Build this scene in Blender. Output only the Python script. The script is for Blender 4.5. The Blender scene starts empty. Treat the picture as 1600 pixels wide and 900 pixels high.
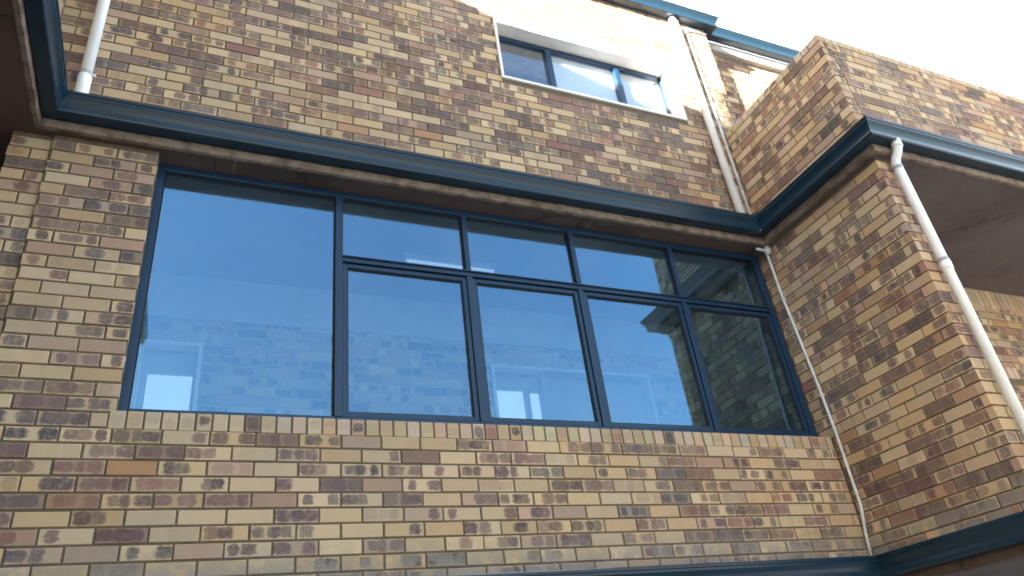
import bpy, bmesh, math, random
from mathutils import Vector
R = math.radians
random.seed(7)
scene = bpy.context.scene
COL = scene.collection

# ------------------------------------------------------------------ camera, sky, sun, exposure
cam_d = bpy.data.cameras.new('camera')
cam = bpy.data.objects.new('camera', cam_d); COL.objects.link(cam)
cam.location = (0.3387, -4.0423, -3.2669)
cam.rotation_mode = 'XYZ'
cam.rotation_euler = (R(120.6785), R(6.5771), R(-22.6814))
cam_d.sensor_width = 36.0
cam_d.lens = 36.0 * 1151.13 / 1600.0
cam_d.clip_start = 0.05; cam_d.clip_end = 4000
cam_d.dof.use_dof = True
cam_d.dof.focus_distance = 3.9
cam_d.dof.aperture_fstop = 1.7
scene.camera = cam

SUN_TO = Vector((-1.0, -0.50, 0.288)).normalized()      # direction towards the sun
elev = math.asin(SUN_TO.z); azim = math.atan2(SUN_TO.x, SUN_TO.y)
world = bpy.data.worlds.new('World'); scene.world = world; world.use_nodes = True
nt = world.node_tree; nt.nodes.clear()
wo = nt.nodes.new('ShaderNodeOutputWorld'); bg = nt.nodes.new('ShaderNodeBackground')
sky = nt.nodes.new('ShaderNodeTexSky'); sky.sky_type = 'NISHITA'; sky.sun_disc = False
sky.sun_elevation = elev; sky.sun_rotation = azim
sky.air_density = 1.0; sky.dust_density = 1.6; sky.ozone_density = 1.0
# thin bright cloud veil over the far side of the sky (+x +y), clear blue overhead and behind the camera
tc = nt.nodes.new('ShaderNodeTexCoord')
dot = nt.nodes.new('ShaderNodeVectorMath'); dot.operation = 'DOT_PRODUCT'
dot.inputs[1].default_value = Vector((0.45, 0.85, 0.30)).normalized()
nt.links.new(tc.outputs['Generated'], dot.inputs[0])
nz = nt.nodes.new('ShaderNodeTexNoise'); nz.inputs['Scale'].default_value = 2.2; nz.inputs['Detail'].default_value = 5
nt.links.new(tc.outputs['Generated'], nz.inputs['Vector'])
ma = nt.nodes.new('ShaderNodeMath'); ma.operation = 'MULTIPLY_ADD'; ma.inputs[1].default_value = 0.45
nt.links.new(nz.outputs['Fac'], ma.inputs[0]); nt.links.new(dot.outputs['Value'], ma.inputs[2])
mr = nt.nodes.new('ShaderNodeMapRange'); mr.interpolation_type = 'SMOOTHSTEP'
mr.inputs['From Min'].default_value = 0.05; mr.inputs['From Max'].default_value = 0.8
nt.links.new(ma.outputs[0], mr.inputs['Value'])
cm = nt.nodes.new('ShaderNodeMix'); cm.data_type = 'RGBA'
nt.links.new(mr.outputs['Result'], cm.inputs['Factor'])
nt.links.new(sky.outputs['Color'], cm.inputs['A']); cm.inputs['B'].default_value = (11.2, 12.6, 14.2, 1)
nt.links.new(cm.outputs['Result'], bg.inputs['Color']); bg.inputs['Strength'].default_value = 0.05
nt.links.new(bg.outputs[0], wo.inputs['Surface'])

sd = bpy.data.lights.new('sun', 'SUN'); sd.energy = 5.0; sd.angle = R(0.53); sd.color = (1.0, 0.90, 0.78)
sun = bpy.data.objects.new('sun', sd); COL.objects.link(sun)
sun.rotation_euler = (-SUN_TO).to_track_quat('-Z', 'Y').to_euler()
vs = scene.view_settings
vs.view_transform = 'Standard'; vs.look = 'None'; vs.exposure = 3.68; vs.gamma = 1.0; vs.use_curve_mapping = False
scene.render.engine = 'CYCLES'
scene.cycles.max_bounces = 10; scene.cycles.transparent_max_bounces = 12; scene.cycles.diffuse_bounces = 5
scene.render.resolution_x = 1024; scene.render.resolution_y = 576

# ------------------------------------------------------------------ materials
def new_mat(name):
    m = bpy.data.materials.new(name); m.use_nodes = True
    return m, m.node_tree, m.node_tree.nodes['Principled BSDF']
def N(t, kind, **kw):
    n = t.nodes.new(kind)
    for k, v in kw.items(): setattr(n, k, v)
    return n
def mixc(t, fac, a, b, blend='MIX'):
    n = N(t, 'ShaderNodeMix', data_type='RGBA', blend_type=blend)
    for key, val in (('Factor', fac), ('A', a), ('B', b)):
        if hasattr(val, 'is_linked') or hasattr(val, 'links'): t.links.new(val, n.inputs[key])
        elif key == 'Factor': n.inputs[key].default_value = val
        else: n.inputs[key].default_value = (*val, 1)
    return n.outputs['Result']
def math_(t, op, a, b=None, c=None):
    n = N(t, 'ShaderNodeMath', operation=op)
    for i, v in enumerate((a, b, c)):
        if v is None: continue
        if hasattr(v, 'links'): t.links.new(v, n.inputs[i])
        else: n.inputs[i].default_value = v
    return n.outputs[0]
def ramp(t, v, a, b, to0=0.0, to1=1.0):
    n = N(t, 'ShaderNodeMapRange', interpolation_type='SMOOTHSTEP')
    t.links.new(v, n.inputs['Value']); n.inputs['From Min'].default_value = a; n.inputs['From Max'].default_value = b
    n.inputs['To Min'].default_value = to0; n.inputs['To Max'].default_value = to1
    return n.outputs['Result']
def noise(t, scale, detail=4, rough=0.55, vec=None):
    n = N(t, 'ShaderNodeTexNoise'); n.inputs['Scale'].default_value = scale; n.inputs['Detail'].default_value = detail
    n.inputs['Roughness'].default_value = rough
    if vec is None:
        g = N(t, 'ShaderNodeNewGeometry'); vec = g.outputs['Position']
    t.links.new(vec, n.inputs['Vector'])
    return n.outputs['Fac']

def brick_material():
    m, t, p = new_mat('blotchy_face_brick')
    geo = N(t, 'ShaderNodeNewGeometry'); pos = geo.outputs['Position']
    tone = N(t, 'ShaderNodeAttribute', attribute_name='tone').outputs['Color']
    burn = N(t, 'ShaderNodeAttribute', attribute_name='burn').outputs['Color']
    slots = N(t, 'ShaderNodeSeparateColor')
    t.links.new(N(t, 'ShaderNodeAttribute', attribute_name='slots').outputs['Color'], slots.inputs[0])
    uvn = N(t, 'ShaderNodeUVMap', uv_map='UVMap'); sep = N(t, 'ShaderNodeSeparateXYZ')
    # wobble the brick coordinates so that the burnt patches get uneven outlines
    wob = N(t, 'ShaderNodeTexNoise'); wob.inputs['Scale'].default_value = 38; wob.inputs['Detail'].default_value = 3
    t.links.new(pos, wob.inputs['Vector'])
    wsub = N(t, 'ShaderNodeVectorMath', operation='SUBTRACT'); wsub.inputs[1].default_value = (.5, .5, .5)
    t.links.new(wob.outputs['Color'], wsub.inputs[0])
    wsc = N(t, 'ShaderNodeVectorMath', operation='MULTIPLY'); wsc.inputs[1].default_value = (.20, .30, 0)
    t.links.new(wsub.outputs[0], wsc.inputs[0])
    wadd = N(t, 'ShaderNodeVectorMath', operation='ADD')
    t.links.new(uvn.outputs[0], wadd.inputs[0]); t.links.new(wsc.outputs[0], wadd.inputs[1])
    t.links.new(wadd.outputs[0], sep.inputs[0])
    u, v = sep.outputs['X'], sep.outputs['Y']
    masks = []
    shape = N(t, 'ShaderNodeSeparateColor')
    t.links.new(N(t, 'ShaderNodeAttribute', attribute_name='shape').outputs['Color'], shape.inputs[0])
    for k, cu in enumerate((0.185, 0.50, 0.815)):
        cc = math_(t, 'MULTIPLY_ADD', math_(t, 'SUBTRACT', shape.outputs[0], .5), (.10, .16, .10)[k] * (1, -1, 1)[k], cu)
        wid = math_(t, 'MULTIPLY_ADD', shape.outputs[(k + 1) % 3], .13, .115)
        du = math_(t, 'DIVIDE', math_(t, 'ABSOLUTE', math_(t, 'SUBTRACT', u, cc)), wid)
        hei = math_(t, 'MULTIPLY_ADD', shape.outputs[(k + 2) % 3], .10, .42)
        dv = math_(t, 'DIVIDE', math_(t, 'ABSOLUTE', math_(t, 'SUBTRACT', v, 0.52)), hei)
        d = math_(t, 'ADD', math_(t, 'POWER', du, 3.0), math_(t, 'POWER', dv, 4.5))
        msk = ramp(t, d, 1.5, 0.25)
        masks.append(math_(t, 'MULTIPLY', msk, slots.outputs[k]))
    mx = math_(t, 'MAXIMUM', math_(t, 'MAXIMUM', masks[0], masks[1]), masks[2])
    # speckle inside the burn and grain over everything
    sp = noise(t, 160, 4, .7, pos)
    mx = math_(t, 'MULTIPLY', mx, ramp(t, sp, 0.28, 0.60, 0.55, 1.0))
    mx = math_(t, 'MULTIPLY', mx, ramp(t, noise(t, 30, 3, .6, pos), 0.30, 0.55, 0.70, 1.0))
    base = mixc(t, mx, tone, burn)
    gr = noise(t, 420, 3, .7, pos)
    base = mixc(t, ramp(t, gr, .3, .7, 0.0, 0.22), base, (0.12, 0.085, 0.065))
    pit = noise(t, 95, 2, .5, pos)
    base = mixc(t, ramp(t, pit, .70, .76, 0.0, 0.75), base, (0.05, 0.04, 0.038))
    big = noise(t, 1.1, 3, .5, pos)
    base = mixc(t, ramp(t, big, .35, .7, 0.0, .16), base, (0.28, 0.25, 0.22))
    # cement smears low on the walls, just above the lower gutter
    sz = N(t, 'ShaderNodeSeparateXYZ'); t.links.new(pos, sz.inputs[0])
    low = ramp(t, sz.outputs['Z'], -2.30, -2.50)
    sm = math_(t, 'MULTIPLY', low, ramp(t, noise(t, 9, 5, .65, pos), .36, .54))
    base = mixc(t, math_(t, 'MULTIPLY', sm, .8), base, (0.27, 0.245, 0.21))
    t.links.new(base, p.inputs['Base Color']); p.inputs['Roughness'].default_value = 0.86
    p.inputs['Specular IOR Level'].default_value = 0.25
    b = N(t, 'ShaderNodeBump'); b.inputs['Strength'].default_value = .45; b.inputs['Distance'].default_value = .004
    t.links.new(math_(t, 'ADD', sp, math_(t, 'MULTIPLY', gr, .5)), b.inputs['Height']); t.links.new(b.outputs[0], p.inputs['Normal'])
    return m

def simple(name, col, rough=.7, metal=0, var=.12, scale=6, col2=None, bump=0.0, coat=0, spec=.5, even=False):
    m, t, p = new_mat(name)
    n = noise(t, scale, 5, .6)
    c2 = col2 or tuple(c * .55 for c in col)
    t.links.new(mixc(t, ramp(t, n, .35, .72, 0, var if col2 is None else 1), col, c2), p.inputs['Base Color'])
    rr = N(t, 'ShaderNodeMapRange'); t.links.new(noise(t, scale * 4), rr.inputs[0])
    rr.inputs['To Min'].default_value = max(rough - .05, .02); rr.inputs['To Max'].default_value = min(rough + .05, 1)
    if even: p.inputs['Roughness'].default_value = rough
    else: t.links.new(rr.outputs[0], p.inputs['Roughness'])
    p.inputs['Metallic'].default_value = metal; p.inputs['Coat Weight'].default_value = coat
    p.inputs['Specular IOR Level'].default_value = spec
    if bump:
        b = N(t, 'ShaderNodeBump'); b.inputs['Strength'].default_value = bump; b.inputs['Distance'].default_value = .01
        t.links.new(noise(t, scale * 12, 5), b.inputs['Height']); t.links.new(b.outputs[0], p.inputs['Normal'])
    return m

def glass_material(name, tint, refl, fac0, fac1, rough=0.0):
    m, t, p = new_mat(name); t.nodes.remove(p)
    out = [n for n in t.nodes if n.type == 'OUTPUT_MATERIAL'][0]
    tr = N(t, 'ShaderNodeBsdfTransparent'); tr.inputs[0].default_value = (*tint, 1)
    gl = N(t, 'ShaderNodeBsdfGlossy'); gl.inputs['Color'].default_value = (*refl, 1); gl.inputs['Roughness'].default_value = rough
    bm_ = N(t, 'ShaderNodeBump'); bm_.inputs['Strength'].default_value = .03; bm_.inputs['Distance'].default_value = .02
    t.links.new(noise(t, 1.3, 1), bm_.inputs['Height']); t.links.new(bm_.outputs[0], gl.inputs['Normal'])
    lw = N(t, 'ShaderNodeLayerWeight'); lw.inputs['Blend'].default_value = .35
    mr_ = N(t, 'ShaderNodeMapRange'); t.links.new(lw.outputs['Facing'], mr_.inputs[0])
    mr_.inputs['To Min'].default_value = fac0; mr_.inputs['To Max'].default_value = fac1
    mx = N(t, 'ShaderNodeMixShader'); t.links.new(mr_.outputs[0], mx.inputs[0])
    t.links.new(tr.outputs[0], mx.inputs[1]); t.links.new(gl.outputs[0], mx.inputs[2])
    df = N(t, 'ShaderNodeBsdfDiffuse'); df.inputs[0].default_value = (.55, .56, .55, 1)
    m2 = N(t, 'ShaderNodeMixShader'); t.links.new(mx.outputs[0], m2.inputs[1]); t.links.new(df.outputs[0], m2.inputs[2])
    t.links.new(ramp(t, noise(t, 2.6, 6, .7), .42, .75, .002, .035), m2.inputs[0])
    t.links.new(m2.outputs[0], out.inputs['Surface'])
    return m

M = {}
M['brick'] = brick_material()
M['mortar'] = simple('raked_mortar', (0.17, 0.135, 0.095), .95, var=.5, scale=14, bump=.5, spec=.1)
M['mortar_in'] = simple('pale_mortar', (0.36, 0.34, 0.30), .95, var=.4, scale=14, bump=.4)
M['gutter'] = simple('navy_painted_aluminium', (0.009, 0.033, 0.058), .25, var=.45, scale=2.2, spec=.5, even=True)
M['frame'] = simple('blue_grey_powder_coat', (0.011, 0.038, 0.085), .30, var=.3, scale=3, spec=.5, even=True)
M['seal'] = simple('black_rubber_seal', (0.008, 0.010, 0.012), .7)
M['pvc'] = simple('white_pvc', (0.78, 0.80, 0.80), .42, var=.18, scale=7)
M['pvc_dirty'] = simple('greyed_white_pvc', (0.62, 0.64, 0.64), .5, var=.5, scale=18)
M['plaster'] = simple('white_painted_plaster', (0.74, 0.72, 0.68), .8, var=.2, scale=5, bump=.25)
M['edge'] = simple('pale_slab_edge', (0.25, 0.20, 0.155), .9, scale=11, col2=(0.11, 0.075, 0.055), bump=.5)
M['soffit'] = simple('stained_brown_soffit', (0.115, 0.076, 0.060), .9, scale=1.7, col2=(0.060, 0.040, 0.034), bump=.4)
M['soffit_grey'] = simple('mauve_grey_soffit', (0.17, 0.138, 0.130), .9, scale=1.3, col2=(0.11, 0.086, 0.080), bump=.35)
M['ceiling'] = simple('painted_ceiling', (0.40, 0.41, 0.43), .85, var=.1, scale=2)
M['inner_plaster'] = simple('bare_cement_plaster', (0.46, 0.45, 0.43), .9, var=.4, scale=3)
M['dark_plaster'] = simple('dark_unlit_plaster', (0.06, 0.055, 0.05), .9)  # near-black colour puts the gloom of unlit porch and rooms into the plaster
M['floor'] = simple('pale_floor_tiles', (0.62, 0.60, 0.57), .5)
M['paving'] = simple('grey_concrete_paving', (0.12, 0.12, 0.117), .9, var=.5, scale=.9, bump=.3)
M['blind'] = simple('white_blind', (0.80, 0.82, 0.84), .8, var=.05)
M['grey_blind'] = simple('grey_blind', (0.58, 0.60, 0.62), .8, var=.1)
M['concrete'] = simple('pale_concrete_band', (0.50, 0.48, 0.45), .9, var=.6, scale=9, bump=.4)
for key in ('soffit', 'soffit_grey'):                    # hairline cracks and shutter-board seams in the slab undersides
    t = M[key].node_tree; p = t.nodes['Principled BSDF']; old = p.inputs['Base Color'].links[0].from_socket
    g_ = N(t, 'ShaderNodeNewGeometry'); wn = N(t, 'ShaderNodeTexNoise'); wn.inputs['Scale'].default_value = 3; wn.inputs['Detail'].default_value = 5
    t.links.new(g_.outputs['Position'], wn.inputs['Vector'])
    ad = N(t, 'ShaderNodeVectorMath', operation='MULTIPLY_ADD'); ad.inputs[1].default_value = (.22, .22, .22)
    t.links.new(wn.outputs['Color'], ad.inputs[0]); t.links.new(g_.outputs['Position'], ad.inputs[2])
    vo = N(t, 'ShaderNodeTexVoronoi', feature='DISTANCE_TO_EDGE'); vo.inputs['Scale'].default_value = .55
    t.links.new(ad.outputs[0], vo.inputs['Vector'])
    crack = ramp(t, vo.outputs['Distance'], .006, .001)
    sx = N(t, 'ShaderNodeSeparateXYZ'); t.links.new(g_.outputs['Position'], sx.inputs[0])
    fr = math_(t, 'FRACT', math_(t, 'MULTIPLY', sx.outputs['X'], 1 / .9))
    seam = math_(t, 'MULTIPLY', ramp(t, math_(t, 'ABSOLUTE', math_(t, 'SUBTRACT', fr, .5)), .010, .004), ramp(t, wn.outputs['Fac'], .4, .6))
    c_ = mixc(t, math_(t, 'MULTIPLY', crack, .6), old, (0.03, 0.022, 0.02))
    t.links.new(mixc(t, math_(t, 'MULTIPLY', seam, .55), c_, (0.26, 0.20, 0.17)), p.inputs['Base Color'])
M['glass'] = glass_material('blue_tinted_glass', (0.84, 0.94, 0.99), (0.36, 0.68, 0.96), .125, .74)
M['clear_glass'] = glass_material('clear_glass', (0.92, 0.96, 0.99), (0.85, 0.93, 1.0), .07, .6)
m, t, p = new_mat('lit_tube'); p.inputs['Emission Color'].default_value = (.85, .93, 1, 1); p.inputs['Emission Strength'].default_value = .035
M['tube'] = m

# ------------------------------------------------------------------ mesh helpers
def finish(name, bm, mat, parent=None, smooth=False, label=None):
    bmesh.ops.recalc_face_normals(bm, faces=bm.faces)
    me = bpy.data.meshes.new(name); bm.to_mesh(me); bm.free()
    me.materials.append(mat)
    if smooth:
        for f in me.polygons: f.use_smooth = True
    o = bpy.data.objects.new(name, me); COL.objects.link(o)
    if parent: o.parent = parent
    if label: o['label'] = label
    return o
def box(bm, x0, x1, y0, y1, z0, z1):
    vs_ = [bm.verts.new((x, y, z)) for x in (x0, x1) for y in (y0, y1) for z in (z0, z1)]
    for f in ((0, 1, 3, 2), (4, 6, 7, 5), (0, 4, 5, 1), (2, 3, 7, 6), (0, 2, 6, 4), (1, 5, 7, 3)):
        bm.faces.new([vs_[i] for i in f])
def boxo(name, dims, mat, parent, bevel=0.0, label=None):
    bm = bmesh.new(); box(bm, *dims)
    if bevel: bmesh.ops.bevel(bm, geom=list(bm.edges), offset=bevel, segments=2, affect='EDGES', profile=.6)
    return finish(name, bm, mat, parent, label=label)
def tube(bm, pts, r, seg=20, cap=True):
    pts = [Vector(p) for p in pts]; rings = []
    rs = r if isinstance(r, (list, tuple)) else [r] * len(pts)
    up = Vector((0, 1, 0))
    for i, p in enumerate(pts):
        d = (pts[min(i + 1, len(pts) - 1)] - pts[max(i - 1, 0)]).normalized()
        a = d.cross(up)
        if a.length < 1e-3: a = d.cross(Vector((1, 0, 0)))
        a.normalize(); b = d.cross(a).normalized()
        rings.append([bm.verts.new(p + (a * math.cos(2 * math.pi * k / seg) + b * math.sin(2 * math.pi * k / seg)) * rs[i]) for k in range(seg)])
    for i in range(len(rings) - 1):
        for k in range(seg):
            bm.faces.new((rings[i][k], rings[i][(k + 1) % seg], rings[i + 1][(k + 1) % seg], rings[i + 1][k]))
    if cap: bm.faces.new(rings[0]); bm.faces.new(rings[-1])
def sweep(bm, path, profile, closed_profile=False):
    """profile: (outwards, z); path: xy points, outward = right hand side, mitred corners"""
    P = [Vector((a, b)) for a, b in path]; rows = []
    for i, p in enumerate(P):
        d0 = (P[i] - P[i - 1]).normalized() if i else None
        d1 = (P[i + 1] - P[i]).normalized() if i < len(P) - 1 else None
        n0 = Vector((d0.y, -d0.x)) if d0 else None; n1 = Vector((d1.y, -d1.x)) if d1 else None
        if n0 is None: n = n1
        elif n1 is None: n = n0
        else: n = (n0 + n1) / (1 + n0.dot(n1))
        rows.append([bm.verts.new((p.x + n.x * o, p.y + n.y * o, z)) for o, z in profile])
    m_ = len(profile)
    for i in range(len(rows) - 1):
        for k in range(m_ if closed_profile else m_ - 1):
            bm.faces.new((rows[i][k], rows[i][(k + 1) % m_], rows[i + 1][(k + 1) % m_], rows[i + 1][k]))
    if closed_profile: bm.faces.new(rows[0]); bm.faces.new(rows[-1])

# ------------------------------------------------------------------ brickwork
BH, BL, BW, J = .073, .222, .106, .010
CH, UL = BH + J, BL + J
TAN = [(0.52, 0.395, 0.240), (0.55, 0.43, 0.28), (0.50, 0.365, 0.215), (0.53, 0.425, 0.30), (0.58, 0.46, 0.31)]
PINK = [(0.42, 0.285, 0.215), (0.45, 0.325, 0.25), (0.42, 0.32, 0.25)]
BURN = [(0.125, 0.085, 0.092), (0.085, 0.068, 0.085), (0.062, 0.058, 0.078), (0.19, 0.105, 0.095), (0.14, 0.100, 0.108), (0.055, 0.062, 0.090), (0.105, 0.072, 0.085), (0.075, 0.070, 0.090)]
def brick_look(rng, short, warm=0.0, dark=1.0, plain=False):
    r = rng.random() ** dark
    tone = rng.choice(TAN) if rng.random() < .82 else rng.choice(PINK)
    j = rng.uniform(.86, 1.10); tone = [min(c * j * q, .9) for c, q in zip(tone, (1.05, .985, .90))]
    burn = list(rng.choice(BURN)); j = rng.uniform(.65, 1.2); burn = [c * j * m_ for c, m_ in zip(burn, (1.20, 1.0, .90))]
    if rng.random() < warm: tone = [tone[0] * .8, tone[1] * .66, tone[2] * .62]
    if r < .31: sl = [0.10 * rng.random() for _ in range(3)]                         # plain
    elif r < .40: sl = [rng.uniform(.15, .42) for _ in range(3)]                     # faint kisses
    elif r < .88:
        sl = [0, 0, 0]
        for k in rng.sample((0, 1, 2), rng.choice((1, 2, 2, 2, 3, 3, 3))): sl[k] = rng.uniform(.75, 1.1)
    else:                                                                            # burnt nearly all over
        tone = [a * .42 + b * .60 for a, b in zip(tone, burn)]; sl = [rng.uniform(.6, 1) for _ in range(3)]
    if rng.random() < .003: tone = [0.43, 0.235, 0.115]; sl = [0, 0, 0]
    if rng.random() < .004: tone = [0.28, 0.13, 0.11]; sl = [rng.random() * .4 for _ in range(3)]
    if plain and rng.random() < .8: tone = [c * rng.uniform(.9, 1.05) for c in rng.choice(TAN)]; sl = [0, rng.random() * .25, 0]
    if short: sl = [0, sl[1] if rng.random() < .7 else sl[0], 0]
    return tone, burn, sl
class Wall:
    """bricks laid as real blocks with rounded arrises in front of a raked mortar bed; kept as one mesh per wall face"""
    def __init__(self, seed, warm=0.0, dark=1.0):
        self.dark = dark; self.rng = random.Random(seed); self.v = []; self.f = []; self.uv = []; self.c = []; self.warm = warm
    def brick(self, O, u, n, a, b, z0, z1, depth=.05, upright=False):
        """O origin (x,y), u run direction, n outward normal; front face at the wall plane, from a to b along u"""
        rng = self.rng; e = .0035
        off = rng.uniform(-.0016, .0016); z0 += rng.uniform(-.0012, .0012); z1 += rng.uniform(-.0012, .0012)
        a += rng.uniform(-.0015, .0015); b += rng.uniform(-.0015, .0015)
        base = len(self.v)
        def P(s, w, z): return (O[0] + u[0] * s + n[0] * w, O[1] + u[1] * s + n[1] * w, z)
        for (w, i) in ((-depth, 0), (off - e, 0), (off, e)):
            for s, z in ((a + i, z0 + i), (b - i, z0 + i), (b - i, z1 - i), (a + i, z1 - i)): self.v.append(P(s, w, z))
        L = b - a; t_, bn, sl = brick_look(rng, L < .15 or upright, self.warm, self.dark, upright); sh = [rng.random() for _ in range(3)]
        flip = rng.random() < .5
        def UV(k):
            uu = (0, 1, 1, 0)[k]; vv = (0, 0, 1, 1)[k]
            if upright: uu, vv = vv * .5 + .25, uu
            elif L < .15: uu = uu * .48 + .26
            return (1 - uu if flip else uu, vv)
        for r_ in (0, 4):
            for k in range(4):
                self.f.append((base + r_ + k, base + r_ + (k + 1) % 4, base + r_ + 4 + (k + 1) % 4, base + r_ + 4 + k))
                self.uv += [UV(k), UV((k + 1) % 4), UV((k + 1) % 4), UV(k)] if r_ else [(.3, .3), (.7, .3), (.7, .7), (.3, .7)]
                self.c += [(t_, bn, sl, sh)] * 4
        self.f.append(tuple(base + 8 + k for k in range(4))); self.uv += [UV(k) for k in range(4)]; self.c += [(t_, bn, sl, sh)] * 4
    def field(self, O, u, n, s0, s1, z0, z1, phase=0.0, holes=(), ends=None, shift=0):
        """stretcher bond from z0 to z1; holes are (a,b,za,zb); ends(k)->(trim at start, trim at end)"""
        k = math.floor(z0 / CH + .5); kend = math.floor(z1 / CH + .5)
        while k < kend:
            za = k * CH + J; zb = (k + 1) * CH
            t0, t1 = ends(k) if ends else (0, 0)
            spans = [(s0 + t0, s1 - t1)]
            for (ha, hb, hz0, hz1) in holes:
                if za < hz1 - .02 and zb > hz0 + .02:
                    new = []
                    for (p_, q_) in spans:
                        if hb <= p_ or ha >= q_: new.append((p_, q_)); continue
                        if ha > p_: new.append((p_, ha))
                        if hb < q_: new.append((hb, q_))
                    spans = new
            ph = phase + (UL / 2 if (k + shift) % 2 else 0)
            for (p_, q_) in spans:
                i = math.floor((p_ - ph) / UL) 
                while True:
                    a = ph + i * UL; b = a + BL; i += 1
                    if a >= q_: break
                    a2, b2 = max(a, p_), min(b, q_)
                    if b2 - a2 > .03: self.brick(O, u, n, a2, b2, za, zb)
            k += 1
    def upright(self, O, u, n, s0, s1, z0, z1, w=.073):
        s = s0
        while s + w * .6 < s1:
            self.brick(O, u, n, s, min(s + w, s1), z0, z1, upright=True); s += w + J
    def build(self, name, parent, label=None, cores=(), mortar='mortar'):
        nb = len(self.f)
        for (x0, x1, y0, y1, z0, z1) in cores:            # the mortar bed behind the bricks, same mesh
            b0 = len(self.v); self.v += [(x, y, z) for x in (x0, x1) for y in (y0, y1) for z in (z0, z1)]
            for f in ((0, 1, 3, 2), (4, 6, 7, 5), (0, 4, 5, 1), (2, 3, 7, 6), (0, 2, 6, 4), (1, 5, 7, 3)):
                self.f.append(tuple(b0 + i for i in f)); self.uv += [(.5, .5)] * 4; self.c += [((.2,) * 3,) * 4] * 4
        me = bpy.data.meshes.new(name); me.from_pydata(self.v, [], self.f)
        uvl = me.uv_layers.new(name='UVMap')
        flat = [x for p_ in self.uv for x in p_]; uvl.data.foreach_set('uv', flat)
        for idx, an in enumerate(('tone', 'burn', 'slots', 'shape')):
            at = me.attributes.new(an, 'FLOAT_COLOR', 'CORNER')
            fl = []
            for c in self.c: fl += [*c[idx], 1.0]
            at.data.foreach_set('color', fl)
        me.materials.append(M['brick']); me.materials.append(M[mortar])
        me.polygons.foreach_set('material_index', [0] * nb + [1] * (len(self.f) - nb))
        o = bpy.data.objects.new(name, me); COL.objects.link(o); o.parent = parent
        if label: o['label'] = label
        return o

X1, Y1, XL = 4.926, -1.280, -0.720
RD = .007                                    # rake of the joints
XE = X1 + .222                               # outer face of the pier / end of the upper wall
ZS, SO = -1.643, .120                        # sill top, soffit height
UX0, UX1, UZ0, UZ1 = 2.555, 4.43, 1.577, 2.262   # upper window opening

# ------------------------------------------------------------------ ground
bm = bmesh.new(); s = 900
bm.faces.new([bm.verts.new(p) for p in ((-s, -s, -4.85), (s, -s, -4.85), (s, s, -4.85), (-s, s, -4.85))])
g = finish('ground', bm, M['paving']); g['kind'] = 'structure'

# ------------------------------------------------------------------ the building
B = bpy.data.objects.new('brick_building', None); COL.objects.link(B); B.location = (0, 0, 0)
B['label'] = 'three storey mottled tan face brick building with navy gutters and white pipes'
B['category'] = 'building'

def wall_part(w, cores, label, mortar='mortar', name='wall'):
    return w.build(name, B, label, cores, mortar)
ux, nx = (1, 0), (0, -1)                    # runs along x, faces the camera (-y)
HT = .23
# main wall, middle storey: below and left of the big window
w = Wall(1, 0, .88)
WX0 = 0.0
w.field((0, 0), ux, nx, -.585, X1 - .004, -2.74, -1.743, phase=0.0)
w.field((0, 0), ux, nx, -.585, WX0, -1.743, .12, phase=0.005, holes=[(-.037, 1, -1.76, -1.66)])
w.upright((0, 0), ux, nx, -.028, X1 - .004, ZS - .098, ZS, .073)
wall_part(w, [(-.585, X1 + .0, RD, HT, -2.76, ZS - .006), (-.582, WX0 - .003, RD, HT, ZS - .006, SO)],
          'middle storey wall of mottled brick round the wide window, with an upright brick sill')
# recessed strip at the far left
w = Wall(2)
w.field((0, .020), ux, nx, -.80, -.59, -2.74, .12, phase=-.10)
wall_part(w, [(-.797, -.5851, .020 + RD, HT, -2.76, SO)], 'narrow set back brick strip at the far left of the middle storey')
# return wall with its pier, middle storey (x = X1, faces -x) and pier front
un, nn = (0, -1), (-1, 0)
w = Wall(3, .10, .82)
L = -Y1
w.field((X1, 0), un, nn, -.116, L, -2.74, .12, phase=L - BL - .0, ends=lambda k: (.12 if k * CH < ZS - .02 else 0, .116 if k % 2 else 0))
w.field((X1, Y1), ux, nx, 0, .222, -2.74, .12, phase=0.0, ends=lambda k: (0 if k % 2 else .116, 0), shift=1)
for k in range(math.floor(-2.74 / CH + .5), math.floor(.12 / CH + .5)):      # headers shown at the corner
    za, zb = k * CH + J, (k + 1) * CH
    if k % 2: w.brick((X1, 0), un, nn, L - .106, L, za, zb)
    else: w.brick((X1, Y1), ux, nx, 0, .106, za, zb)
wall_part(w, [(X1 + RD, XE - .003, Y1 + RD, 0.0, -2.76, SO), (X1 + RD, XE - .003, .0, 1.44, -2.76, SO)],
          'return wall and pier of the right wing, middle storey, redder bricks low down')
# upper storey main wall
w = Wall(4, .03, .78)
SX0, SX1, SZ0, SZ1 = UX0 - .022, UX1 + .055, UZ0 - .028, UZ1 + .125
w.field((0, 0), ux, nx, XL, XE, .249, 3.07, phase=.08, holes=[(SX0, SX1, SZ0, SZ1)])
w.upright((XE, 0), (0, 1), (1, 0), 5, 4, 0, 1)
wall_part(w, [(XL, SX0, RD, HT, .30, 3.06), (SX1, XE - .004, RD, HT, .30, 3.06), (SX0, SX1, RD, HT, .30, SZ0), (SX0, SX1, RD, HT, SZ1, 3.06)],
          'upper storey wall of mottled brick, sunlit high on the right')
# upper storey: recessed wall further right
w = Wall(5, .1, .6)
w.field((0, .25), ux, nx, XE, 9.0, .249, 3.07, phase=.03)
wall_part(w, [(XE, 9.0, .25 + RD, .48, .30, 3.12)], 'set back upper wall behind the parapet, partly sunlit')
# short side of the pilaster end
w = Wall(6)
w.field((XE, 0), (0, 1), (1, 0), 0, .25, .249, 3.07, phase=-.1)
wall_part(w, [(XE - .02, XE - RD, .012, .25, .30, 3.06)], 'short corner return of the upper wall')
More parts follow.
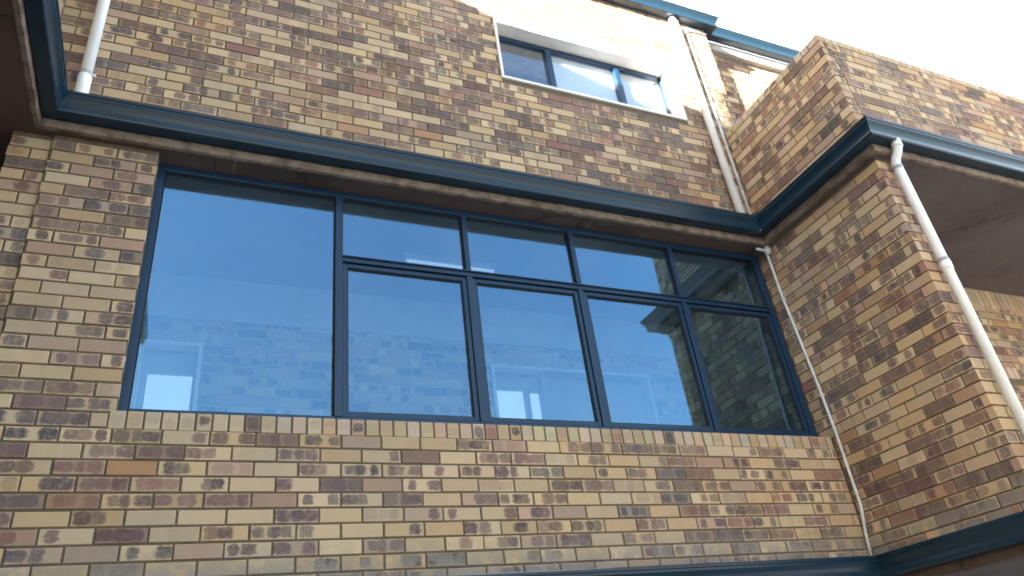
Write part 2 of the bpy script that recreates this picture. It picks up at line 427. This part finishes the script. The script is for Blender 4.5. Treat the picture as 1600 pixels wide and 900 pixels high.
# upper storey: parapet of the right wing
w = Wall(7, .05, .80)
PT = 17 * CH
w.field((X1, 0), un, nn, .004, L, .249, PT, phase=L - BL, ends=lambda k: (0, .116 if k % 2 else 0))
w.field((X1, Y1), ux, nx, 0, 8.0, .249, PT, phase=.116, ends=lambda k: (0 if k % 2 else .116, 0), shift=1)
for k in range(3, 17):
    za, zb = k * CH + J, (k + 1) * CH
    if k % 2: w.brick((X1, 0), un, nn, L - .106, L, za, zb)
    else: w.brick((X1, Y1), ux, nx, 0, .106, za, zb)
w.upright((X1, 0), un, nn, .004, L, PT + J, PT + .085)
w.upright((X1, Y1), ux, nx, 0.0, 8.0, PT + J, PT + .085)
wall_part(w, [(X1 + RD, X1 + .22, Y1 + RD, -.002, .30, PT + .08), (X1 + .22, 13, Y1 + RD, Y1 + .22, .30, PT + .08)],
          'parapet of the right wing with an upright brick coping')
# porch back wall under the right soffit
w = Wall(8, .2)
PB = .10
w.field((0, PB), ux, nx, XE, 9.6, -2.74, -.083, phase=.2, holes=[(7.2, 9.6, -.95, -.80)])
w.upright((0, PB), ux, nx, XE, 9.6, -.205 + .09, .115, .073)
w.upright((0, PB), ux, nx, 7.2, 9.6, -.925, -.805, .073)
wall_part(w, [(XE, 12.7, PB + RD, .3, -2.76, SO)], 'shaded brick wall at the back of the right hand porch')
# left wing, upper storey, faces +x
w = Wall(9)
w.field((XL, 0), (0, -1), (1, 0), .004, 3.2, .249, 3.07, phase=.05)
wall_part(w, [(XL - .22, XL - RD, -8.5, -.0, .30, 3.06)], 'upper wall of the left wing, seen almost edge on')
# unseen bulk of the left wing: walls that carry and shade
boxo('wall', (-5.2, -5.0, -8.5, 4.0, -4.85, 3.06), M['dark_plaster'], B, label='rear outer wall of the left wing')
boxo('wall', (-5.0, -.9, 2.6, 2.8, -4.85, SO), M['dark_plaster'], B, label='dark back wall of the left porch')
# ground storey walls set back under the lower slab
w = Wall(10)
w.field((0, .0), ux, nx, -.585, X1 + .2, -4.85, -2.90, phase=.03)
wall_part(w, [(-.585, 5.1, RD, HT, -4.85, -2.882)], 'ground storey wall below the lower gutter')

# ------------------------------------------------------------------ slabs, edges, soffits
def slab(dz, label_prefix):
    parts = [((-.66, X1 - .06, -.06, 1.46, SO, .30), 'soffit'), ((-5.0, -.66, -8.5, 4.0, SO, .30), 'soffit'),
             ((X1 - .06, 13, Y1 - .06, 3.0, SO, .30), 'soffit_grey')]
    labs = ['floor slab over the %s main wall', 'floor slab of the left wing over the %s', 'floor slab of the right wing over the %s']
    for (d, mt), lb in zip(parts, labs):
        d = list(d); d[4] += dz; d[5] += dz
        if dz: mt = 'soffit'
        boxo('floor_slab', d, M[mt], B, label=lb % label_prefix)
    bm = bmesh.new()
    z = SO + dz
    path = [(-.66, -8.5), (-.66, -.06), (X1 - .06, -.06), (X1 - .06, Y1 - .06), (13, Y1 - .06)]
    # rough plaster lip below the gutter
    fine = []
    for i in range(len(path) - 1):
        a, b = Vector(path[i]), Vector(path[i + 1]); n_ = max(int((b - a).length / .04), 1)
        fine += [tuple(a.lerp(b, k / n_)) for k in range(n_)]
    fine.append(path[-1])
    sweep(bm, fine, [(-.002, z + .056), (.006, z + .056), (.010, z + .006), (.003, z - .004), (-.02, z - .006), (-.03, z - .003)])
    rg = random.Random(5 + int(dz))
    for v_ in bm.verts:
        v_.co += Vector((rg.uniform(-.0018, .0018), rg.uniform(-.0018, .0018), rg.uniform(-.002, .002)))
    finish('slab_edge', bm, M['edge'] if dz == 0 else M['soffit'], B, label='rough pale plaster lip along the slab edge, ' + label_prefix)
slab(0, 'middle storey'); slab(-2.883, 'ground storey')
boxo('floor_slab', (XL - 1.4, XE, -.0005, 5.0, 3.0605, 3.20), M['edge'], B, label='roof slab over the upper storey')
boxo('floor_slab', (-5.2, XL + .13, -8.5, -.0005, 3.0605, 3.20), M['edge'], B, label='roof slab of the left wing')
boxo('shade_block', (-4.6, -1.2, -9.5, -4.8, 3.2, 4.9), M['plaster'], B, label='unseen block added on the left wing roof to shade the right parapet')  # added out of view so the right wing parapet stays in shadow
boxo('concrete_band', (XE, 9.4, .19, 2.0, 3.075, 3.21), M['concrete'], B, label='pale concrete band under the set back gutter')

# ------------------------------------------------------------------ gutters
def gutter(path, dz, label, back=0.0, zb=.176):
    prof = [(0, .140), (0, .002), (.004, 0), (.083, 0), (.088, .004), (.093, .016), (.087, .024), (.086, .034), (.089, .055), (.098, .080),
            (.109, .098), (.116, .108), (.118, .122), (.124, .126), (.126, .140), (.122, .145), (.114, .143), (.113, .134), (.109, .108),
            (.084, .060), (.081, .008), (.006, .006), (.004, .140)]
    bm = bmesh.new(); sweep(bm, path, [(o + back, z + zb + dz) for o, z in prof], True)
    g_ = finish('gutter', bm, M['gutter'], B, smooth=False, label=label)
    # joint straps every 1.8 m
    return g_
pathm = [(-.652, -8.5), (-.652, -.068), (X1 - .068, -.068), (X1 - .068, Y1 - .068), (13, Y1 - .068)]
gm = gutter(pathm, 0, 'navy gutter wrapping the recess between middle and upper storey')
gl_ = gutter(pathm, -2.883, 'navy gutter along the bottom, under the middle storey')
gutter([(XL + .132, -8.5), (XL + .132, -.004), (XE + .03, -.004), (XE + .03, .16)], 2.905, 'navy roof gutter above the upper wall, ending at the corner')
gutter([(XE + .035, .186), (9.4, .186)], 3.03, 'navy gutter of the set back roof')
def bead(pt, par):                             # silicone blob at the mitre
    bm = bmesh.new(); bmesh.ops.create_icosphere(bm, subdivisions=2, radius=.007)
    for v_ in bm.verts: v_.co += Vector(pt)
    return finish('sealant_blob', bm, M['pvc_dirty'], par, True)
bead((X1 - .068 - .090, -.068 - .090, .19), gm)

# ------------------------------------------------------------------ big window
YF = .118                                      # outer face of the frame
def win_x(x): return .3387 + (x - .3387) * (4.0423 + YF) / 4.0423
def win_z(z): return -3.2669 + (z + 3.2669) * (4.0423 + YF) / 4.0423
W = bpy.data.objects.new('window', None); COL.objects.link(W); W.parent = B; W.location = (0, 0, 0)
W['label'] = 'wide navy framed window with five tall panes and four top lights'
fx0, fx1, fz0, fz1 = -.045, X1 - .004, ZS - .0, SO - .004
mull = [win_x(v_) for v_ in (1.137, 2.043, 2.925, 3.853)]
zt = win_z(-.530)
def bar(name, x0, x1, z0, z1, y0=YF, y1=YF + .07, par=W, mat='frame', bev=.003, label=None):
    return boxo(name, (x0, x1, y0, y1, z0, z1), M[mat], par, bev, label)
bar('frame_bar', fx0, fx0 + .085, fz0, fz1); bar('frame_bar', fx1 - .055, fx1, fz0, fz1)
bar('frame_bar', fx0 + .085, fx1 - .055, fz1 - .045, fz1); bar('frame_bar', fx0 + .085, fx1 - .055, fz0, fz0 + .062)
HW = .024
for i, mx_ in enumerate(mull):
    if i == 0: bar('mullion', mx_ - HW, mx_ + HW, fz0 + .062, fz1 - .045, YF - .006)
    else:
        bar('mullion', mx_ - .019, mx_ + .019, zt + HW, fz1 - .045, YF - .002)
        bar('mullion', mx_ - .021, mx_ + .021, fz0 + .062, zt - HW, YF - .002)
bar('transom', mull[0] + HW, fx1 - .055, zt - HW, zt + HW, YF - .006)
bar('drip_ledge', mull[0] + HW + .002, fx1 - .058, zt + .008, zt + .016, YF - .022, YF - .006)
cells = [(fx0 + .085, mull[0] - HW)] + [(mull[i] + (.019 if i else HW), (mull[i + 1] if i < 3 else fx1 - .055 + .019) - .019) for i in range(4)]
def pane(x0, x1, z0, z1, y, par=W, mat='glass'):
    bm = bmesh.new(); box(bm, x0, x1, y, y + .006, z0, z1)
    ta, tb_ = R(random.uniform(-.22, .22)), R(random.uniform(-.22, .22))      # panes never sit quite parallel
    for v_ in bm.verts: v_.co.y += (v_.co.x - (x0 + x1) / 2) * ta + (v_.co.z - (z0 + z1) / 2) * tb_
    return finish('pane', bm, M[mat], par)
def seals(x0, x1, z0, z1, y, par):
    bm = bmesh.new(); s_ = .007
    for d in ((x0, x0 + s_, z0, z1), (x1 - s_, x1, z0, z1), (x0 + s_, x1 - s_, z0, z0 + s_), (x0 + s_, x1 - s_, z1 - s_, z1)):
        box(bm, d[0], d[1], y, y + .012, d[2], d[3])
    finish('glazing_seal', bm, M['seal'], par)
def casement(x0, x1, z0, z1, y, wdt, par=W):
    """sash: a bevelled frame as one mesh"""
    bm = bmesh.new()
    box(bm, x0, x0 + wdt, y, y + .04, z0, z1); box(bm, x1 - wdt, x1, y, y + .04, z0, z1)
    box(bm, x0 + wdt, x1 - wdt, y, y + .04, z0, z0 + wdt); box(bm, x0 + wdt, x1 - wdt, y, y + .04, z1 - wdt, z1)
    bmesh.ops.bevel(bm, geom=list(bm.edges), offset=.003, segments=2, affect='EDGES')
    finish('sash', bm, M['frame'], par)
GY = YF + .032
pane(cells[0][0], cells[0][1], fz0 + .062, fz1 - .045, GY); seals(cells[0][0], cells[0][1], fz0 + .062, fz1 - .045, GY - .014, W)
for i in range(1, 5):
    a, b = cells[i]
    pane(a, b, zt + HW, fz1 - .045, GY); seals(a, b, zt + HW, fz1 - .045, GY - .014, W)
    wd = .032
    casement(a + .004, b - .004, fz0 + .066, zt - HW - .006, YF + .012, wd)
    pane(a + .004 + wd, b - .004 - wd, fz0 + .066 + wd, zt - HW - .006 - wd, GY)
    seals(a + .004 + wd, b - .004 - wd, fz0 + .066 + wd, zt - HW - .006 - wd, GY - .010, W)
# reveal floor behind the brick sill (flat bricks on the sill)
boxo('window_board', (-.045, X1 - .002, YF + .07, .24, ZS - .03, ZS + .004), M['plaster'], W)

# ------------------------------------------------------------------ room behind the window
IY = 1.45
w = Wall(11)
ix0, ix1 = -.045, .395; jx0, jx1 = 2.765, 4.43; oz = -.495
w.field((0, IY), ux, nx, -.60, X1, -2.55, -.29, phase=.05, holes=[(ix0, ix1, -2.6, oz + .106), (jx0, jx1, -2.6, oz + .106)])
w.upright((0, IY), ux, nx, ix0 - .03, ix1 + .04, oz + .004, oz + .112); w.upright((0, IY), ux, nx, jx0 - .04, jx1 + .04, oz + .004, oz + .112)
wall_part(w, [(-.60, ix0 - .001, IY + RD, IY + .2, -2.55, SO), (ix1 + .001, jx0 - .001, IY + RD, IY + .2, -2.55, SO), (jx1 + .001, X1, IY + RD, IY + .2, -2.55, SO),
              (ix0 - .001, ix1 + .001, IY + RD, IY + .2, oz, SO), (jx0 - .001, jx1 + .001, IY + RD, IY + .2, oz, SO)],
          'inner brick wall seen through the wide window', 'mortar_in')
boxo('plaster_beam', (-.60, X1, IY - .012, IY + .008, -.285, .095), M['inner_plaster'], B, label='plain plaster beam at the top of the inner wall')
boxo('ceiling', (-.60, X1, .20, IY - .002, .095, SO - .001), M['ceiling'], B, label='painted ceiling of the room behind the wide window')
boxo('inner_floor', (-.80, X1, .23, 3.0, -2.62, -2.55), M['floor'], B)
boxo('wall', (-.80, -.60, .23, 1.65, -2.55, SO - .001), M['inner_plaster'], B, label='left side wall of the room behind the window')
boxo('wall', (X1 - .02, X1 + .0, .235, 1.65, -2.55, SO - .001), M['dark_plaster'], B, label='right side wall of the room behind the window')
def inner_window(x0, x1, z0, z1, splits, lab):
    I = bpy.data.objects.new('window', None); COL.objects.link(I); I.parent = B; I['label'] = lab
    t_ = .030
    for nm, d in (('frame_bar', (x0, x0 + t_, z0, z1)), ('frame_bar', (x1 - t_, x1, z0, z1)), ('frame_bar', (x0 + t_, x1 - t_, z1 - t_, z1))):
        boxo(nm, (d[0], d[1], IY - .02, IY + .10, d[2], d[3]), M['plaster'], I, .003)
    for s_ in splits:
        boxo('mullion', (s_ - .02, s_ + .02, IY + .03, IY + .09, z0, z1 - t_), M['inner_plaster'], I, .003)
    return I
tl, t, p = new_mat('backlit_curtain'); t.nodes.remove(p)
tb = N(t, 'ShaderNodeBsdfTranslucent'); tb.inputs[0].default_value = (.42, .45, .48, 1)
t.links.new(tb.outputs[0], [n for n in t.nodes if n.type == 'OUTPUT_MATERIAL'][0].inputs['Surface'])
M['curtain'] = tl
def closing(x0, x1, z1, holes):
    bm = bmesh.new(); x = x0
    for a, b, zb in holes:
        box(bm, x, a, IY + .12, IY + .16, -2.55, z1); box(bm, a, b, IY + .12, IY + .16, zb, z1); x = b
    box(bm, x, x1, IY + .12, IY + .16, -2.55, z1)
    return bm
i1 = inner_window(ix0, ix1, -2.55, oz, [], 'white framed inner doorway at the left, seen through the glass')
finish('door_panel', closing(ix0, ix1, oz, [(.035, .345, -.70)]), M['inner_plaster'], i1)
boxo('curtain', (.035, .345, IY + .165, IY + .167, -2.5, -.68), M['curtain'], i1)
i2 = inner_window(jx0, jx1, -2.55, oz, [2.98 + .32], 'white framed inner doorway at the right, seen through the glass')
finish('door_panel', closing(jx0, jx1, oz, [(2.83, 3.13, -.67), (3.18, 3.29, -.68)]), M['inner_plaster'], i2)
boxo('curtain', (2.80, 3.32, IY + .165, IY + .167, -2.5, -.65), M['curtain'], i2)

# ------------------------------------------------------------------ upper window
U = bpy.data.objects.new('window', None); COL.objects.link(U); U.parent = B
U['label'] = 'small three pane upper window set in a white plaster surround'
bm = bmesh.new()
yo = -.014
for d in ((SX0, UX0, SZ0, SZ1), (UX1, SX1, SZ0, SZ1), (UX0, UX1, SZ0, UZ0), (UX0, UX1, UZ1, SZ1)):
    box(bm, d[0], d[1], yo, .20, d[2], d[3])
finish('surround', bm, M['plaster'], U)
uy = .115
bar('frame_bar', UX0, UX0 + .02, UZ0, UZ1, uy, uy + .05, U); bar('frame_bar', UX1 - .02, UX1, UZ0, UZ1, uy, uy + .05, U)
bar('frame_bar', UX0 + .04, UX1 - .04, UZ1 - .05, UZ1, uy, uy + .05, U); bar('frame_bar', UX0 + .04, UX1 - .04, UZ0, UZ0 + .05, uy, uy + .05, U)
um = [3.125, 3.885]
for q in um: bar('mullion', q - .028, q + .028, UZ0 + .05, UZ1 - .05, uy - .012, uy + .05, U)
ue = [UX0 + .04, um[0] - .028, um[0] + .028, um[1] - .028, um[1] + .028, UX1 - .04]
for k in range(3): pane(ue[2 * k], ue[2 * k + 1], UZ0 + .05, UZ1 - .05, uy + .02, U, 'clear_glass')
boxo('blind', (um[0] + .0, um[1], uy + .06, uy + .07, UZ0, UZ1 - .02), M['blind'], U)
boxo('blind', (um[1] + .0, UX1, uy + .075, uy + .085, UZ0, UZ1 - .02), M['grey_blind'], U)
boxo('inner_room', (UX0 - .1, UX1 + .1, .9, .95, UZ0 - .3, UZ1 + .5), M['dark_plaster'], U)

# ------------------------------------------------------------------ white pipes
def downpipe(pts, r, collars, label, brackets=()):
    bm = bmesh.new(); tube(bm, pts, r, 24)
    o = finish('downpipe', bm, M['pvc'], B, True, label)
    for c in collars:
        bm = bmesh.new(); a, b = Vector(c[0]), Vector(c[1]); tube(bm, [a, a.lerp(b, .02), a.lerp(b, .98), b], [r + .001, r + .0045, r + .0045, r + .001], 24)
        finish('collar', bm, M['pvc'], o, True)
    for (x, y, z, yw) in brackets:
        bm = bmesh.new()
        ring = [(x + (r + .004) * math.cos(a_), y + (r + .004) * math.sin(a_)) for a_ in [k * math.pi / 12 for k in range(24)]]
        vs2 = [[bm.verts.new((p_[0], p_[1], z + h_)) for p_ in ring] for h_ in (-.012, .012)]
        for k in range(24): bm.faces.new((vs2[0][k], vs2[0][(k + 1) % 24], vs2[1][(k + 1) % 24], vs2[1][k]))
        bmesh.ops.solidify(bm, geom=list(bm.faces), thickness=.003)
        box(bm, x + r, x + r + .022, y - .006, y + .006, z - .011, z + .011)
        finish('bracket', bm, M['pvc_dirty'], o)
    return o
def arc(pts_in, n=6):
    """round the corners of a polyline"""
    P = [Vector(p_) for p_ in pts_in]; out = [P[0]]
    for i in range(1, len(P) - 1):
        a = P[i] + (P[i - 1] - P[i]).normalized() * .035; b = P[i] + (P[i + 1] - P[i]).normalized() * .035
        for k in range(n + 1):
            t_ = k / n; out.append(a * (1 - t_) ** 2 + P[i] * 2 * t_ * (1 - t_) + b * t_ * t_)
    out.append(P[-1]); return out
downpipe([(-.487, -.062, .22), (-.491, -.062, 3.07)], .036, [((-.4872, -.062, .30), (-.4875, -.062, .585))],
         'white downpipe at the left, dropping into the gutter corner', [(-.488, -.062, .60, 0)])
downpipe(arc([(4.715, -.060, .22), (4.690, -.060, 2.97), (4.690, -.02, 3.09)]), .036, [], 'white downpipe beside the upper window, sunlit at its top')
downpipe(arc([(5.035, Y1 - .060, -2.80), (5.045, Y1 - .060, .045), (5.05, Y1 - .125, .125), (5.05, Y1 - .125, .20)]), .034,
         [((5.0445, Y1 - .060, -.86), (5.044, Y1 - .060, -.93)), ((5.05, Y1 - .125, .13), (5.05, Y1 - .125, .20))],
         'white downpipe with an elbow in front of the right hand pier', [(5.043, Y1 - .060, -.02, 0), (5.040, Y1 - .060, -.85, 0)])
# conduits
def conduit(runs, r, label, clips=(), box_at=None):
    bm = bmesh.new()
    for q in runs: tube(bm, q, r, 12)
    o = finish('conduit', bm, M['pvc_dirty'], B, True, label)
    for c in clips:
        boxo('clip', (c[0] - .016, c[0] + .016, c[1] - .012, c[1] + .012, c[2] - .008, c[2] + .008), M['pvc_dirty'], o, .002)
    return o
c1 = conduit([[(4.872, -.014, .23), (4.870, -.014, 1.5), (4.868, -.014, 3.0)], [(4.868, -.014, 2.995), (XE - .01, -.014, 2.995)]], .013,
             'thin white conduit up the upper wall, turning right below the roof', [(4.87, -.012, z_) for z_ in (.75, 1.3, 1.85, 2.4)])
c2 = conduit([arc([(X1 - .012, -.030, .175), (X1 - .012, -.012, .06), (X1 - .012, -.014, -.40), (X1 - .012, -.060, -1.2), (X1 - .012, -.070, -1.60),
              (X1 - .012, -.062, -2.20), (X1 - .020, -.030, -2.36), (X1 - .03, -.016, -2.54)])], .0115,
             'thin white conduit down the inner corner beside the wide window', [(X1 - .010, -.018, -.42), (X1 - .010, -.064, -1.32), (X1 - .010, -.062, -2.1)])
bm = bmesh.new()
tube(bm, [(X1 - .016, -.03, .105), (X1 - .016, -.03, .04)], [.030, .026], 16)
tube(bm, [(X1 - .03, -.03, .07), (X1 - .13, -.02, .085)], [.013, .013], 12)
tube(bm, [(X1 - .016, -.03, .17), (X1 - .016, -.03, .10)], [.010, .022], 12)
finish('junction_box', bm, M['pvc_dirty'], c2, True)

# ------------------------------------------------------------------ ceiling light in the room
bm = bmesh.new(); box(bm, 1.80, 2.62, .725, .80, .055, .0945)
F = finish('ceiling_light', bm, M['inner_plaster']); F['label'] = 'fluorescent batten light on the ceiling behind the wide window'; F['category'] = 'ceiling light'
bm = bmesh.new(); tube(bm, [(1.83, .7625, .038), (2.59, .7625, .038)], .013, 12); finish('tube', bm, M['tube'], F, True)
